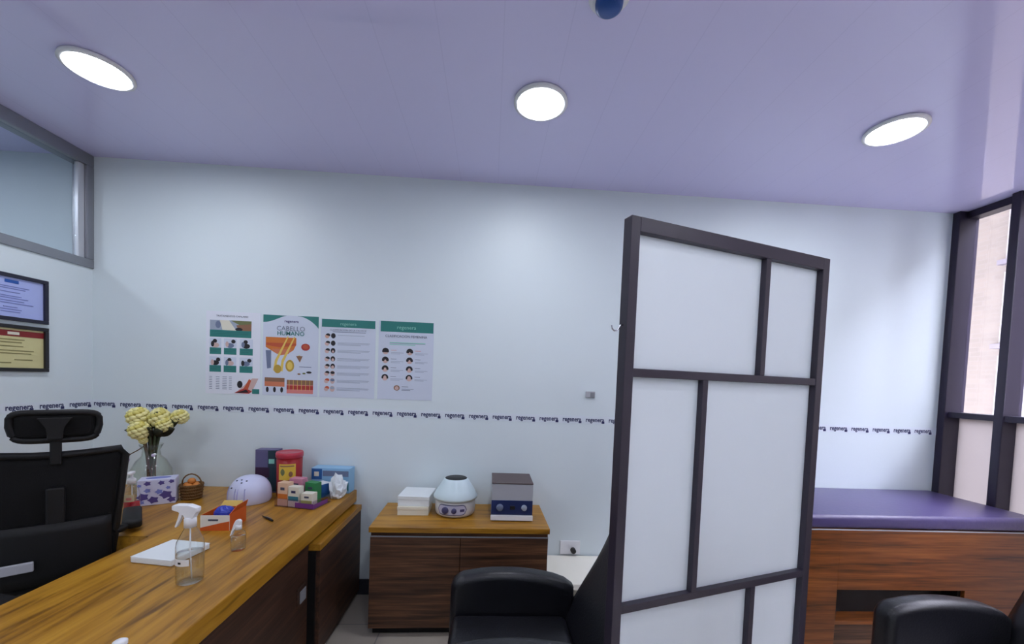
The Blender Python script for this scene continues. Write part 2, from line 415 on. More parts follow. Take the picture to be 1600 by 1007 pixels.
M('slate', (110, 122, 150), .5); M('purple', (112, 52, 130), .5); M('olive', (110, 116, 74), .5); M('umber', (140, 100, 74), .5); M('brand_violet', (74, 62, 118), .5); M('mint', (140, 206, 190), .5)

# poster with photographs
p = Sheet(-1.89, -1.54, 1.355, 1.900, 'paper')
p.text('TRATAMIENTOS CAPILARES', .48, .055, .0165, 'txt_dark')
p.rect(.07, .105, .83, .225, 'txt_pale'); p.poly([(.25, .105), (.42, .105), (.55, .225), (.3, .225)], 'box_cream')
p.poly([(.45, .105), (.83, .105), (.83, .15), (.62, .16)], 'olive'); p.poly([(.55, .16), (.83, .14), (.83, .225), (.6, .225)], 'umber')
p.disc(.6, .21, .07, .02, 'hair'); p.disc(.22, .16, .05, .045, 'slate'); p.rect(.07, .225, .83, .31, 'teal'); p.lines(.1, .78, .245, 3, .02, 'teal2', .005)
for r, (va, vb, vc) in enumerate(((.325, .44, .52), (.55, .655, .735))):
    for c, (ua, ub) in enumerate(((.07, .28), (.33, .56), (.62, .86))):
        p.rect(ua, va, ub, vb, 'lilac_paper')
        d = (ub-ua)
        p.disc(ua+d*(.75 if (r+c) % 2 else .45), va+.035, .04, .024, 'hair'); p.disc(ua+d*.5, vb-.03, .07, .03, ('skin_pale', 'slate', 'hair')[(r*2+c) % 3])
        p.disc(ua+d*.25, va+.07, .03, .035, ('hair', 'skin_pale', 'slate')[(r+c) % 3])
        p.rect(ua, vb, ub, vc, 'teal'); p.lines(ua+.02, ub-.02, vb+.02, 2, .022, 'teal2', .005)
for c in range(4):
    for r in range(8): p.rect(.07+c*.12, .79+r*.021, .07+c*.12+(.05+.03*((r*3+c) % 3)/2), .796+r*.021, 'txt_grey')
p.disc(.63, .88, .05, .045, 'hair'); p.poly([(.55, .985), (.86, .8), (.97, .8), (.9, .9), (.85, .97)], 'skin_pale'); p.poly([(.53, .985), (.72, .92), (.86, .96), (.8, .99)], 'red')
p.poly([(.7, .93), (.8, .81), (.84, .83), (.78, .94)], 'orange2'); p.poly([(.56, .985), (.75, .94), (.8, .975)], 'hair'); p.rect(.86, .93, .99, .99, 'teal')
p.build('poster of small captioned photographs with a green banner, leftmost of the wall posters')
# hair anatomy poster
p = Sheet(-1.524, -1.164, 1.357, 1.893, 'lilac_paper')
cur = [(k/10*.42, .092*(1-(k/10))**.8*(1 if k else 1)) for k in range(11)]
p.poly([(0, 0)] + [(.42*(1-k/10), .004+.088*(math.sin(k/10*PI/2))**1.4) for k in range(11)], 'teal')
p.poly([(.62, 0), (1, 0), (1, .148)] + [(1-.38*k/10, .148*(1-math.sin(k/10*PI/2)**.8)+.004) for k in range(1, 11)], 'teal')
p.text('regenera', .51, .072, .026, 'brand_violet', .01)
p.text('CABELLO', .5, .165, .044, 'txt_grey'); p.text('HUMANO', .5, .225, .040, 'teal', .008)
p.poly([(.05, .275), (.6, .275), (.6, .36), (.55, .43), (.42, .49), (.25, .48), (.05, .40)], 'orange')
p.poly([(.05, .345), (.6, .345), (.6, .37), (.3, .40), (.05, .375)], 'orange2'); p.poly([(.15, .42), (.52, .42), (.46, .48), (.3, .5)], 'salmon')
p.poly([(.05, .44), (.15, .44), (.15, .66), (.08, .67)], 'slate')
for u in (.22, .34): p.poly([(u+.02, .70), (u-.03, .69), (u, .56), (u+.22, .26), (u+.24, .265), (u+.04, .58)], 'yellow_line')
p.disc(.27, .67, .07, .055, 'gold'); p.disc(.49, .625, .08, .075, 'gold'); p.disc(.49, .625, .05, .05, 'yellow_line')
p.disc(.77, .385, .08, .045, 'red'); p.disc(.77, .38, .05, .028, 'orange2'); p.disc(.66, .52, .03, .03, 'yellow_line'); p.poly([(.6, .50), (.72, .50), (.67, .58)], 'umber')
p.lines(.66, .88, .63, 1, .02, 'slate', .008); p.disc(.84, .70, .05, .014, 'hair'); p.disc(.66, .725, .03, .01, 'umber'); p.disc(.75, .715, .03, .01, 'olive')
p.rect(.04, .78, .40, .89, 'salmon'); p.rect(.04, .78, .40, .83, 'umber'); p.rect(.44, .80, .92, .97, 'pink'); p.rect(.44, .80, .92, .86, 'umber'); p.rect(.44, .87, .92, .92, 'red')
for u in (.09, .22, .35): p.disc(u, .93, .025, .035, 'hair')
for k in range(6): p.rect(.48+k*.075, .80, .488+k*.075, .93, 'yellow_line')
p.build('hair anatomy poster with orange skin diagram and curved green corners')
# poster of eight rows
p = Sheet(-1.150, -.787, 1.356, 1.882, 'lilac_paper')
p.rect(.02, .0, .99, .10, 'teal'); p.text('regenera', .5, .055, .030, 'mint')
p.text('CLASIFICACIÓN DE LA CALVICIE', .5, .135, .0165, 'txt_grey'); p.lines(.22, .82, .155, 1, .02, 'txt_grey', .008)
for k, v in enumerate((.21, .305, .40, .505, .60, .69, .785, .885)):
    p.disc(.12, v+.008, .04, .028, 'skin_pale' if k else 'skin'); p.disc(.135, v-.006, .04, .022, 'hair' if k < 6 else 'orange2', a0=PI, a1=2.2*PI)
    p.disc(.23, v, .042, .034, 'hair' if k < 5 else 'skin_pale')
    if k > 1: p.disc(.23, v+.012, .012+.004*k, .01+.003*k, 'skin_pale')
    if k >= 5: p.disc(.23, v-.008, .04, .018, ('hair', 'slate', 'txt_pale')[k-5])
    p.lines(.31, (.8 if k == 0 else .9), v-.012, 1 if k == 0 else 3, .014, 'txt_pale', .006)
p.build('poster with eight rows of head diagrams and text under a thin green header')
# poster of nine heads
p = Sheet(-.766, -.397, 1.357, 1.887, 'lilac_paper')
p.rect(.03, 0, .99, .135, 'teal'); p.text('regenera', .5, .075, .036, 'mint')
p.text('CLASIFICACIÓN FEMENINA', .5, .19, .023, 'txt_dark'); p.lines(.2, .85, .265, 2, .025, 'mint', .010); p.lines(.2, .85, .275, 1, .02, 'txt_pale', .008)
for c, u in enumerate((.13, .57)):
    for r in range(4):
        v = .385+r*.112
        p.disc(u, v+.012, .048, .028, 'skin_pale'); p.disc(u, v, .062, .044, 'hair', a0=.9*PI, a1=2.1*PI)
        if r or c: p.disc(u, v+.012-.002*r, .012+.012*(r+c*.5)/2, .01+.007*(r+c*.5), 'skin_pale')
        p.lines(u+.10, u+.2, v-.02, 1, .02, 'pink' if not r else 'txt_grey', .006); p.lines(u+.10, u+.33, v+.012, 2, .015, 'txt_pale', .006)
p.disc(.35, .85, .055, .035, 'umber'); p.disc(.35, .853, .035, .025, 'skin_pale'); p.lines(.44, .56, .83, 1, .02, 'txt_grey', .006); p.lines(.44, .66, .86, 2, .015, 'txt_grey', .006)
p.build('poster with two columns of head icons under a green header, rightmost on the wall')

# framed certificates on the left wall
def certificate(z0, z1, y0, y1, label, kind):
    t = thing('framed_certificate', label, 'framed certificate', (XL, (y0+y1)/2, z0))
    hw = (y1-y0)/2; h = z1-z0; b = .02
    m = MB()
    fm = 'navy_frame' if kind == 'blue' else 'black_frame'
    M('navy_frame', (26, 24, 48), .4); M('black_frame', (26, 22, 26), .4)
    for a in ((-hw, hw, 0, b), (-hw, hw, h-b, h), (-hw, -hw+b, b, h-b), (hw-b, hw, b, h-b)): m.box(0, .018, a[0], a[1], a[2], a[3], fm, .002)
    m.build('frame', t)
    m = MB(); pm = 'cert_blue' if kind == 'blue' else 'cert_cream'
    M('cert_blue', (176, 188, 240), .4); M('cert_cream', (214, 206, 150), .5); M('cert_red', (130, 24, 26), .5); M('logo_blue', (32, 84, 168), .5); M('cert_txt', (120, 128, 190), .5); M('cert_txt2', (140, 132, 84), .5)
    m.box(0, .006, -hw+b, hw-b, b, h-b, pm)
    def bar(u0, u1, v0, v1, mt, q=.0075):      # u from the left edge seen from the room = towards larger y
        iw = 2*(hw-b); ih = h-2*b
        m.box(.006, q, -hw+b+u0*iw, -hw+b+u1*iw, h-b-v1*ih, h-b-v0*ih, mt)
    if kind == 'blue':
        bar(.42, .62, .06, .14, 'logo_blue')
        for v, a, c in ((.22, .2, .78), (.27, .25, .72), (.36, .32, .64), (.46, .2, .66), (.51, .15, .76), (.58, .1, .7), (.64, .1, .84), (.74, .4, .6), (.80, .34, .66), (.86, .36, .64)): bar(a, c, v, v+.022, 'cert_txt')
    else:
        bar(0, 1, .05, .2, 'cert_red'); bar(.45, .62, .09, .16, 'box_cream', .0085)
        for v, a, c in ((.27, .25, .7), (.34, .3, .66), (.44, .24, .68), (.55, .1, .84), (.62, .2, .8), (.78, .55, .82), (.78, .1, .3), (.86, .2, .5)): bar(a, c, v, v+.025, 'cert_txt2')
    m.build('certificate_sheet', t)
certificate(1.737, 1.988, 2.120, 2.474, 'framed certificate with pale blue sheet and blue logo, upper one on the left wall', 'blue')
certificate(1.462, 1.716, 2.120, 2.474, 'framed certificate with cream sheet and red band, lower one on the left wall', 'cream')

# small wall sensor and socket
t = thing('wall_sensor', 'tiny grey wall sensor on the white wall left of the screen', 'wall sensor', (.70, YW, 1.418))
MB().box(-.033, .033, -.012, 0, 0, .044, 'light_grey', .003).build('housing', t); MB().box(.0, .028, -.016, -.012, .006, .038, 'grey', .001).build('window', t)
t = thing('wall_socket', 'white wall socket with a black plug above the low white block', 'wall socket', (.605, YW, .302))
MB().box(-.072, .072, -.012, 0, 0, .098, 'white_plastic', .004).build('cover_plate', t)
MB().lathe([(.018, 0), (.018, .03), (.012, .036)], 'black', seg=16, mx=Matrix.Translation((.02, -.012, .035)) @ Matrix.Rotation(PI/2, 4, 'X')).build('plug', t, 'black plug')
t = thing('sunlit_floor_block', 'low white block standing in for sunlit floor, beside the walnut cabinet', 'floor block', (.68, 2.53, 0))  # low block put in for a sunlit patch of floor
M('sunlit_floor_white', (250, 248, 234), .4)  # near-white carries the brightness of the sunlit floor
MB().box(-.28, .28, -.2, .2, .26, .298, 'sunlit_floor_white', .004).build('top', t)
MB().box(-.265, -.235, -.185, .19, 0, .26, 'sunlit_floor_white', .003).build('side_panel', t); MB().box(.235, .265, -.185, .19, 0, .26, 'sunlit_floor_white', .003).build('side_panel', t)
MB().box(-.235, .235, .15, .17, .03, .26, 'sunlit_floor_white', .002).build('back_panel', t)

# ------------------------------------------------------------------ desk
def desk():
    t = thing('office_desk', 'L-shaped oak-topped office desk reaching to the back wall', 'desk', (0, 0, 0))
    m = MB(); m.prism([(-1.55, .7), (-.885, .7), (-.885, YW-.004), (XL+.004, YW-.004), (XL+.004, 1.904), (-1.55, 1.904)], .079, 'oak_top', lambda u, v, q: (u, v, .651+q), bev=.004); m.build('desktop', t)
    MB().box(-.925, -.905, .78, 2.068, .02, .651, 'walnut_end', .001).build('modesty_panel', t)
    MB().box(-1.5, -.9, .74, .78, 0, .651, 'black_plastic', .003).build('leg', t)
    MB().box(-2.58, -2.54, 1.95, 2.7, 0, .651, 'walnut_end', .002).build('side_panel', t)
    m = MB(); m.box(-.905, -.898, 1.945, 2.045, .355, .455, 'walnut_end', .002); m.box(-.898, -.894, 1.965, 2.025, .375, .435, 'grey', .001); m.build('socket_plate', t, 'small grey socket plate')
    return t
desk()
t = thing('drawer_pedestal', 'dark walnut pedestal under the far end of the desk', 'pedestal cabinet', (0, 0, 0))
MB().box(-1.35, -.868, 2.072, 2.728, .03, .597, 'walnut_end', .002).build('carcass', t)
MB().box(-.867, -.850, 2.078, 2.728, .04, .592, 'walnut_end', .002).build('door', t)
MB().box(-1.35, -.846, 2.07, 2.728, .597, .632, 'oak_top', .003).build('top', t, 'oak edged top')
MB().box(-1.33, -.89, 2.09, 2.72, 0, .03, 'black_plastic').build('plinth', t)
MB().box(-.905, -.868, 2.062, 2.072, .0, .597, 'black_plastic').build('end_strip', t)

# ------------------------------------------------------------------ low walnut cabinet with the devices
t = thing('low_cabinet', 'low walnut two-door cabinet with an oak top against the back wall', 'cabinet', (-.14, 2.28, 0), .018)
MB().box(-.522, .522, -.005, .447, .620, .652, 'oak_cross', .003).build('top', t)
MB().box(-.515, .515, .022, .445, .05, .62, 'walnut_dark', .001).build('carcass', t)
MB().box(-.514, -.0015, .004, .021, .055, .592, 'walnut_dark', .0015).build('door', t); MB().box(.0015, .514, .004, .021, .055, .592, 'walnut_dark', .0015).build('door', t)
MB().box(-.514, .514, .004, .012, .592, .5975, 'grey').build('finger_rail', t, 'thin grey finger rail')
MB().box(-.50, .50, .05, .43, 0, .05, 'black_plastic').build('plinth', t)
ZC = .6525
def flat_box(name, label, cat, loc, rz, w_, d_, h_, mat, lid, group=None):
    t = thing(name, label, cat, loc, rz, group)
    MB().box(-w_/2, w_/2, -d_/2, d_/2, 0, h_*.62, mat, .002).build('base', t)
    MB().box(-w_/2-.002, w_/2+.002, -d_/2-.002, d_/2+.002, h_*.62, h_, lid, .003).build('lid', t)
    return t
flat_box('cardboard_box', 'flat white box at the bottom of the stack on the walnut cabinet', 'box', (-.455, 2.57, ZC), .02, .19, .20, .055, 'box_cream', 'box_cream', 'white boxes on the cabinet')
flat_box('cardboard_box', 'flat white box lying on top of another one beside the round centrifuge', 'box', (-.448, 2.585, ZC+.0555), -.05, .195, .21, .062, 'box_white', 'box_white', 'white boxes on the cabinet')
MB_LABEL = M('cent_label', (196, 194, 214), .4)
t = thing('centrifuge', 'round white centrifuge with a dark lid opening on the walnut cabinet', 'centrifuge', (-.197, 2.545, ZC))
MB().lathe([(.095, 0), (.118, .006), (.126, .02), (.128, .05), (.124, .104)], 'cream_plastic', seg=48).build('body', t)
MB().lathe([(.124, .104), (.139, .106), (.140, .118), (.118, .158), (.086, .206), (.076, .222), (.070, .226)], 'ice_plastic', seg=48).build('lid', t, 'conical pale lid')
MB().lathe([(.070, .2262), (.066, .2285), (.0, .2275)], 'black', seg=40, caps=False).build('lid_window', t, 'round black lid window')
def on_cyl(r, a, z): return (r*math.sin(a), -r*math.cos(a), z)
m = MB()
def arc_patch(m, r, a0, a1, z0, z1, mat, n=10, rnd=True):
    pts = []
    if rnd:
        h = (z1-z0)/2; ea = h/r
        for k in range(7): th = -PI/2+PI*k/6; pts.append((a1-ea+ea*math.cos(th), (z0+z1)/2+h*math.sin(th)))
        for k in range(7): th = PI/2+PI*k/6; pts.append((a0+ea+ea*math.cos(th), (z0+z1)/2+h*math.sin(th)))
    else: pts = [(a0, z0), (a1, z0), (a1, z1), (a0, z1)]
    b = bmesh.new()
    us = sorted(set([p[0] for p in pts])) 
    # strips following the curve
    n = 16; A0 = min(p[0] for p in pts); A1 = max(p[0] for p in pts)
    def span(a):
        if not rnd: return z0, z1
        h = (z1-z0)/2; ea = h/r; c = (z0+z1)/2
        d = max(0, a-(a1-ea), (a0+ea)-a); q = h*math.sqrt(max(0, 1-(d/ea)**2)); return c-q, c+q
    prev = None
    for k in range(n+1):
        a = A0+(A1-A0)*k/n; lo, hi = span(a)
        cur = [b.verts.new(on_cyl(rr, a, zz)) for rr, zz in ((r, lo), (r, hi+1e-4), (r-.003, hi+1e-4), (r-.003, lo))]
        if prev:
            for q in range(4): b.faces.new((prev[q], cur[q], cur[(q+1) % 4], prev[(q+1) % 4]))
        prev = cur
    bmesh.ops.recalc_face_normals(b, faces=b.faces[:]); m.add(b, mat, False)
M('ink', (70, 68, 110), .5)
arc_patch(m, .1295, -.86, .66, .022, .086, 'ink'); arc_patch(m, .1302, -.82, .62, .027, .081, 'cent_label'); m.build('control_label', t)
for a, r_ in ((-.40, .021), (.02, .016)):
    p = on_cyl(.128, a, .052)
    MB().lathe([(r_, 0), (r_, .012), (r_*.8, .015)], 'ink', seg=20, mx=Matrix.Translation(p) @ Matrix.Rotation(a, 4, 'Z') @ Matrix.Rotation(PI/2, 4, 'X')).build('knob', t)
m = MB(); arc_patch(m, .132, .30, .52, .044, .06, 'ink', rnd=False); m.build('switch', t)
t = thing('lab_mixer', 'square white and blue bench device with dark brown top on the cabinet', 'lab device', (.16, 2.535, ZC))
M('brown_top', (88, 74, 74), .5); M('panel_blue', (30, 44, 92), .4)
MB().box(-.127, .127, -.127, .127, .006, .228, 'light_grey', .004).build('body', t)
MB().box(-.128, .128, -.129, .129, .2285, .236, 'brown_top', .002).build('top', t, 'dark brown top plate')
MB().box(-.127, .127, -.131, -.1275, .040, .128, 'panel_blue', .001).build('control_panel', t, 'dark blue control panel')
MB().box(-.130, .130, -.140, -.128, .006, .036, 'white_plastic', .002).build('front_lip', t, 'white front lip')
for x, r_, mt in ((-.075, .022, 'slate'), (.075, .018, 'txt_pale')):
    MB().lathe([(r_, 0), (r_*.9, .014), (r_*.7, .016)], mt, seg=24, mx=Matrix.Translation((x, -.131, .085)) @ Matrix.Rotation(PI/2, 4, 'X')).build('knob', t)
MB().box(-.012, .018, -.134, -.131, .072, .096, 'black', .001).build('switch', t)
for x in (-.1, .1):
    for y in (-.1, .1): MB().lathe([(.012, 0), (.012, .006)], 'rubber', (x, y, 0), 12).build('foot', t)

# ------------------------------------------------------------------ folding screen with frosted panels
t = thing('privacy_screen', 'tall dark-framed privacy screen with frosted white panels', 'privacy screen', (.381, 1.117, 0), math.atan2(.305, .952))
W_, T_, D_ = .865, 2.0, .036
f = 'screen_frame'
MB().box(0, .032, 0, D_, 0, T_, f, .002).build('stile', t); MB().box(W_-.034, W_, 0, D_, 0, T_, f, .002).build('stile', t)
for z0, z1 in ((T_-.042, T_), (1.543, 1.568), (.838, .862), (.04, .08)):
    MB().box(.032, W_-.034, .002 if z1 < T_ else 0, D_-.002, z0, z1, f, .0015).build('rail', t)
for x, z0, z1 in ((.548, 1.568, T_-.042), (.300, .862, 1.543), (.568, .08, .838)):
    MB().box(x, x+.022, .002, D_-.002, z0, z1, f, .0015).build('divider', t)
for x0, x1, z0, z1 in ((.032, .548, 1.568, T_-.042), (.57, W_-.034, 1.568, T_-.042), (.032, .3, .862, 1.543), (.322, W_-.034, .862, 1.543), (.032, .568, .08, .838), (.59, W_-.034, .08, .838)):
    MB().box(x0, x1, .022, .026, z0, z1, 'screen_panel').build('panel', t, 'frosted white panel')
for x in (.016, W_-.017): MB().box(x-.02, x+.02, -.14, .08, 0, .03, f, .004).build('foot', t)
m = MB(); m.tube([(0, .018, 1.692), (-.008, .018, 1.690), (-.014, .018, 1.680), (-.020, .018, 1.674), (-.028, .018, 1.673), (-.035, .018, 1.678), (-.038, .018, 1.688)], .0022, 'chrome', 8); m.build('hook', t, 'small metal coat hook')

# ------------------------------------------------------------------ examination couch
t = thing('exam_couch', 'examination couch with violet-black pad on a walnut base at the window', 'exam couch', (0, 0, 0))
x0, x1, y0, y1 = 1.45, 3.262, 2.115, 2.735
wr = 'walnut_red'
MB().box(x0, 2.019, y0, y0+.02, .03, .748, wr, .001).build('front_panel', t)
MB().box(2.019, x1, y0, y0+.02, .396, .748, wr, .001).build('front_panel', t)
MB().box(2.80, x1, y0, y0+.02, .03, .396, wr, .001).build('front_panel', t)
MB().box(x0, x0+.02, y0+.02, y1, .03, .748, wr, .001).build('side_panel', t); MB().box(x1-.02, x1, y0+.02, y1, .03, .748, wr, .001).build('side_panel', t)
MB().box(x0+.02, x1-.02, y1-.015, y1, .03, .748, 'black').build('back_panel', t)  # black inner parts of the couch: recess shade put into the colour
MB().box(2.019, 2.80, y0+.004, y1-.02, .188, .210, wr, .001).build('shelf', t)
MB().box(2.019, 2.039, y0+.02, y1-.02, .210, .73, 'black').build('partition', t)
MB().box(2.78, 2.80, y0+.02, y1-.02, .210, .73, 'black').build('partition', t)
MB().box(2.039, 2.78, y0+.10, y0+.112, .211, .728, 'black').build('recess_shade_sheet', t, 'black sheet for the dark of the recess')  # black sheet close behind the opening paints the recess dark
MB().box(2.019, 2.80, y0+.01, y0+.026, .03, .186, 'walnut_dark', .001).build('drawer', t)
MB().box(x0+.02, x1-.02, y0+.02, y1-.02, .728, .747, 'black').build('base_top', t)
MB().box(x0+.02, x1-.02, y0+.04, y1-.02, 0, .03, 'black_plastic').build('plinth', t)
m = MB(); m.box(x0-.006, x1+.006, y0-.008, y1+.004, .749, .828, 'bed_leather', .026, 5, smooth=True); m.build('pad', t, 'violet-black leather pad')
MB().box(x0, x1, y0-.003, y0, .741, .748, 'light_grey').build('edge_trim', t, 'pale edge trim')

# ------------------------------------------------------------------ black visitor armchairs
def armchair(loc, label):
    t = thing('armchair', label, 'armchair', loc, 0, 'black visitor armchairs')
    lm = 'black_leather'
    prof = [(-.262+.012*math.cos(PI*1.5-k*PI/8), .072+.012*math.sin(PI*1.5-k*PI/8)) for k in range(5)]
    prof += [(-.274, .20), (-.274, .36), (-.273, .47)]
    prof += [(-.193-.080*math.cos(a), .545+.074*math.sin(a)) for a in [PI/2*k/9*.86 for k in range(1, 10)]]
    prof += [(x, .6375-.52*(x+.02)**2) for x in (-.14, -.09, -.04, .01, .06, .11, .16, .21)] + [(.26, .592), (.298, .565), (.30, .5), (.30, .3), (.30, .08), (.288, .06)]
    for y in (-.26, .26):
        m = MB(); m.slab(prof, .10, .034, lm, lambda u, v, q, y=y: (u, y-.05+q, v)); m.build('armrest', t)
    m = MB(); m.box(-.262, .26, -.209, .209, .30, .458, lm, .035, 4, smooth=True); m.build('seat_cushion', t)
    m = MB(); m.box(-.24, .26, -.209, .209, .08, .30, lm, .01, smooth=True); m.build('seat_base', t)
    def back(u, v, k):
        z = .32+.74*v; lean = .22+(z-.32)*.44
        y = -.27+.54*u; th = .13*(1-.25*v)
        e = min(u, 1-u, .12)/.12; e2 = min(1-v, .1)/.1
        q = math.sqrt(max(0, 1-(1-e)**2))*.5+.5; q2 = math.sqrt(max(0, 1-(1-e2)**2))*.6+.4
        return (lean + th/2 + (th/2*q*q2)*(1 if k else -1) - (.012*math.sin(v*PI*2.5) if not k else 0), y, z-.02*(1-e)*(v > .8))
    m = MB(); m.grid(back, 16, 18, 0, lm); m.build('backrest', t)
    for x in (-.22, .25):
        for y in (-.26, .26): MB().lathe([(.02, 0), (.024, .06)], 'black_plastic', (x, y, 0), 16).build('leg', t)
    return t
A0 = armchair((.125, 1.56, 0), 'black leather armchair beside the desk, partly behind the privacy screen')
copy_thing(A0, (2.012, 1.345, 0), label='black leather armchair in front of the examination couch')

# ------------------------------------------------------------------ swivel chair behind the desk
def swivel():
    t = thing('office_chair', 'black mesh swivel chair with headrest behind the desk', 'office chair', (-1.818-.27*.643, 1.765+.27*.766, 0), math.radians(40))
    yb = -.27
    def hwid(z): 
        k = (z-.56)/(1.14-.56); return .155+.055*k
    def bow(x): return -.35*x*x
    def bk(u, v, k, z0=.60, z1=1.125):
        z = z0+(z1-z0)*v; x = (u*2-1)*(hwid(z)-.012); return (x, yb-bow(x)-.025*math.sin(v*PI)+(.004 if k else -.004), z+.012*abs(u*2-1)**2*v)
    MB().grid(bk, 16, 14, 0, 'black_mesh').build('backrest_mesh', t)
    pts = []
    for z in (.60, .75, .9, 1.02, 1.11): pts.append((hwid(z), z))
    for x in (.19, .14, .07, 0, -.07, -.14, -.19): pts.append((x, 1.128+.35*x*x))
    for z in (1.11, 1.02, .9, .75, .60): pts.append((-hwid(z), z))
    for x in (-.11, 0, .11): pts.append((x, .575))
    MB().tube([(x, yb-bow(x), z) for x, z in pts], .016, 'black_plastic', 10, closed=True).build('backrest_frame', t)
    m = MB(); m.grid(lambda u, v, k: ((u*2-1)*.165, yb-.02-bow((u*2-1)*.165)-(.035 if k == 0 else 0)*(1-.4*abs(u*2-1)**3), .60+.25*v), 12, 6, 0, 'black_plastic')
    lb = m.build('lumbar_support', t)
    MB().box(-.175, -.055, yb-.075, yb-.060, .672, .712, 'light_grey', .004).build('badge_plate', lb, 'pale grey plate')
    MB().box(-.028, .028, yb-.05, yb-.02, .50, 1.0, 'black_plastic', .008).build('spine', t)
    MB().box(-.017, .017, yb-.022, yb-.004, 1.09, 1.22, 'black_plastic', .005).build('headrest_stem', t)
    def hp(u, v, k):
        x = (u*2-1)*.112; return (x, yb-.012-.9*x*x*-1+(.006 if k else -.006), 1.205+.095*v+.03*(u-.5)*0)
    hd = MB().grid(hp, 14, 6, 0, 'black_mesh').build('headrest', t)
    o = []
    for k in range(28):
        a = 2*PI*k/28; c, s_ = math.cos(a), math.sin(a)
        x = .125*abs(c)**.35*(1 if c > 0 else -1); z = 1.252+.058*abs(s_)**.35*(1 if s_ > 0 else -1)
        o.append((x*(1-.05*(z < 1.25)), yb-.012+.9*x*x, z))
    MB().tube(o, .013, 'black_plastic', 8, closed=True).build('headrest_frame', hd)
    m = MB(); m.prism([(-.022, 1.20), (.022, 1.20), (.022, 1.25), (.05, 1.29), (-.05, 1.29), (-.022, 1.25)], .02, 'black_plastic', lambda u, v, q: (u, yb-.042+q, v), bev=.003); m.build('headrest_bracket', hd)
    m = MB(); m.box(-.23, .23, -.24, .24, .42, .50, 'black_fabric', .035, 4, smooth=True); m.build('seat', t)
    for s_ in (-1, 1):
        m = MB(); m.box(s_*.23-.036, s_*.23+.036, -.24, .03, .748, .79, 'black_plastic', .014, 3, smooth=True); a_ = m.build('armrest', t)
        MB().tube([(s_*.165, -.262, .76), (s_*.20, -.25, .765), (s_*.215, -.20, .768), (s_*.23, -.12, .768)], .017, 'black_plastic', 10).build('armrest_post', a_)
    MB().lathe([(.026, .09), (.026, .26), (.018, .262), (.018, .42)], 'black_plastic', seg=16).build('gas_column', t)
    m = MB()
    for k in range(5):
        a = 2*PI*k/5+.3; m.tube([(0, 0, .10), (.16*math.cos(a), .16*math.sin(a), .09), (.28*math.cos(a), .28*math.sin(a), .066)], [.028, .022, .016], 'black_plastic', 8)
    m.build('star_base', t)
    for k in range(5):
        a = 2*PI*k/5+.3; MB().lathe([(.02, -.016), (.027, -.012), (.027, .012), (.02, .016)], 'rubber', seg=16, mx=Matrix.Translation((.28*math.cos(a), .28*math.sin(a), .0275)) @ Matrix.Rotation(a, 4, 'Z') @ Matrix.Rotation(PI/2, 4, 'X')).build('caster', t)
swivel()

# ------------------------------------------------------------------ things on the desk
ZD = .7305
# big trigger spray
M('label_white', (230, 230, 230), .5); M('liquid', (200, 206, 204), .1)
thin_glass('water', (249, 251, 251), 0, 1.0)
t = thing('spray_bottle', 'tall clear trigger spray bottle in front on the desk', 'spray bottle', (-1.082, 1.50, ZD), 0)
MB().lathe([(.0, .001), (.036, .0), (.042, .006), (.043, .05), (.043, .135), (.040, .155), (.026, .185), (.017, .202), (.0155, .222)], 'clear_plastic', seg=32, caps=False).build('bottle', t)
MB().lathe([(.0, .003), (.034, .003), (.0405, .008), (.041, .112), (.0, .113)], 'water', seg=32, caps=False).build('liquid', t)
m = MB(); arc_patch(m, .0437, -.9, .55, .075, .098, 'label_white', rnd=False); arc_patch(m, .0441, -.28, -.02, .083, .090, 'black', rnd=False); m.build('label', t, 'white label with a dark mark')
MB().tube([(0, 0, .222), (0, 0, .12), (.006, 0, .01)], .0025, 'white_plastic', 8).build('dip_tube', t)
m = MB(); m.lathe([(.0195, .205), (.0195, .236), (.015, .242)], 'white_plastic', seg=24); m.build('collar', t)
m = MB(); m.prism([(.030, .262), (.030, .278), (-.0, .288), (-.048, .288), (-.058, .284), (-.058, .268), (-.034, .266), (-.014, .252), (-.014, .238), (.016, .238), (.018, .252)], .026, 'white_plastic', lambda u, v, q: (u, q-.013, v), bev=.003); m.build('spray_head', t)
m = MB(); m.prism([(-.020, .264), (-.034, .266), (-.040, .236), (-.052, .204), (-.046, .202), (-.032, .232)], .014, 'white_plastic', lambda u, v, q: (u, q-.007, v), bev=.002); m.build('trigger', t)
# small spray
t = thing('spray_bottle', 'small clear spray bottle with white cap on the desk', 'spray bottle', (-1.078, 1.775, ZD), 0)
MB().lathe([(.0, .001), (.026, 0), (.029, .005), (.029, .066), (.024, .08), (.011, .09), (.011, .098)], 'clear_plastic', seg=28, caps=False).build('bottle', t)
MB().lathe([(.0, .003), (.0255, .003), (.0275, .008), (.0275, .058), (.0, .059)], 'water', seg=28, caps=False).build('liquid', t)
m = MB(); m.lathe([(.013, .09), (.013, .108), (.009, .112)], 'white_plastic', seg=20); m.prism([(.010, .108), (.012, .126), (.004, .135), (-.008, .132), (-.016, .118), (-.033, .062), (-.028, .060), (-.010, .104)], .018, 'white_plastic', lambda u, v, q: (u, q-.009, v), bev=.003); m.build('spray_head', t)
# white slab box
t = thing('flat_box', 'flat white tablet-like box lying behind the tall spray bottle', 'box', (-1.307, 1.71, ZD), -.18)
m = MB(); m.box(-.092, .092, -.088, .088, 0, .0225, 'box_white', .004, 3, smooth=False); m.build('box_body', t)
MB().box(-.0925, .0925, -.0885, .0885, .0228, .0248, 'box_white', .001).build('lid', t)
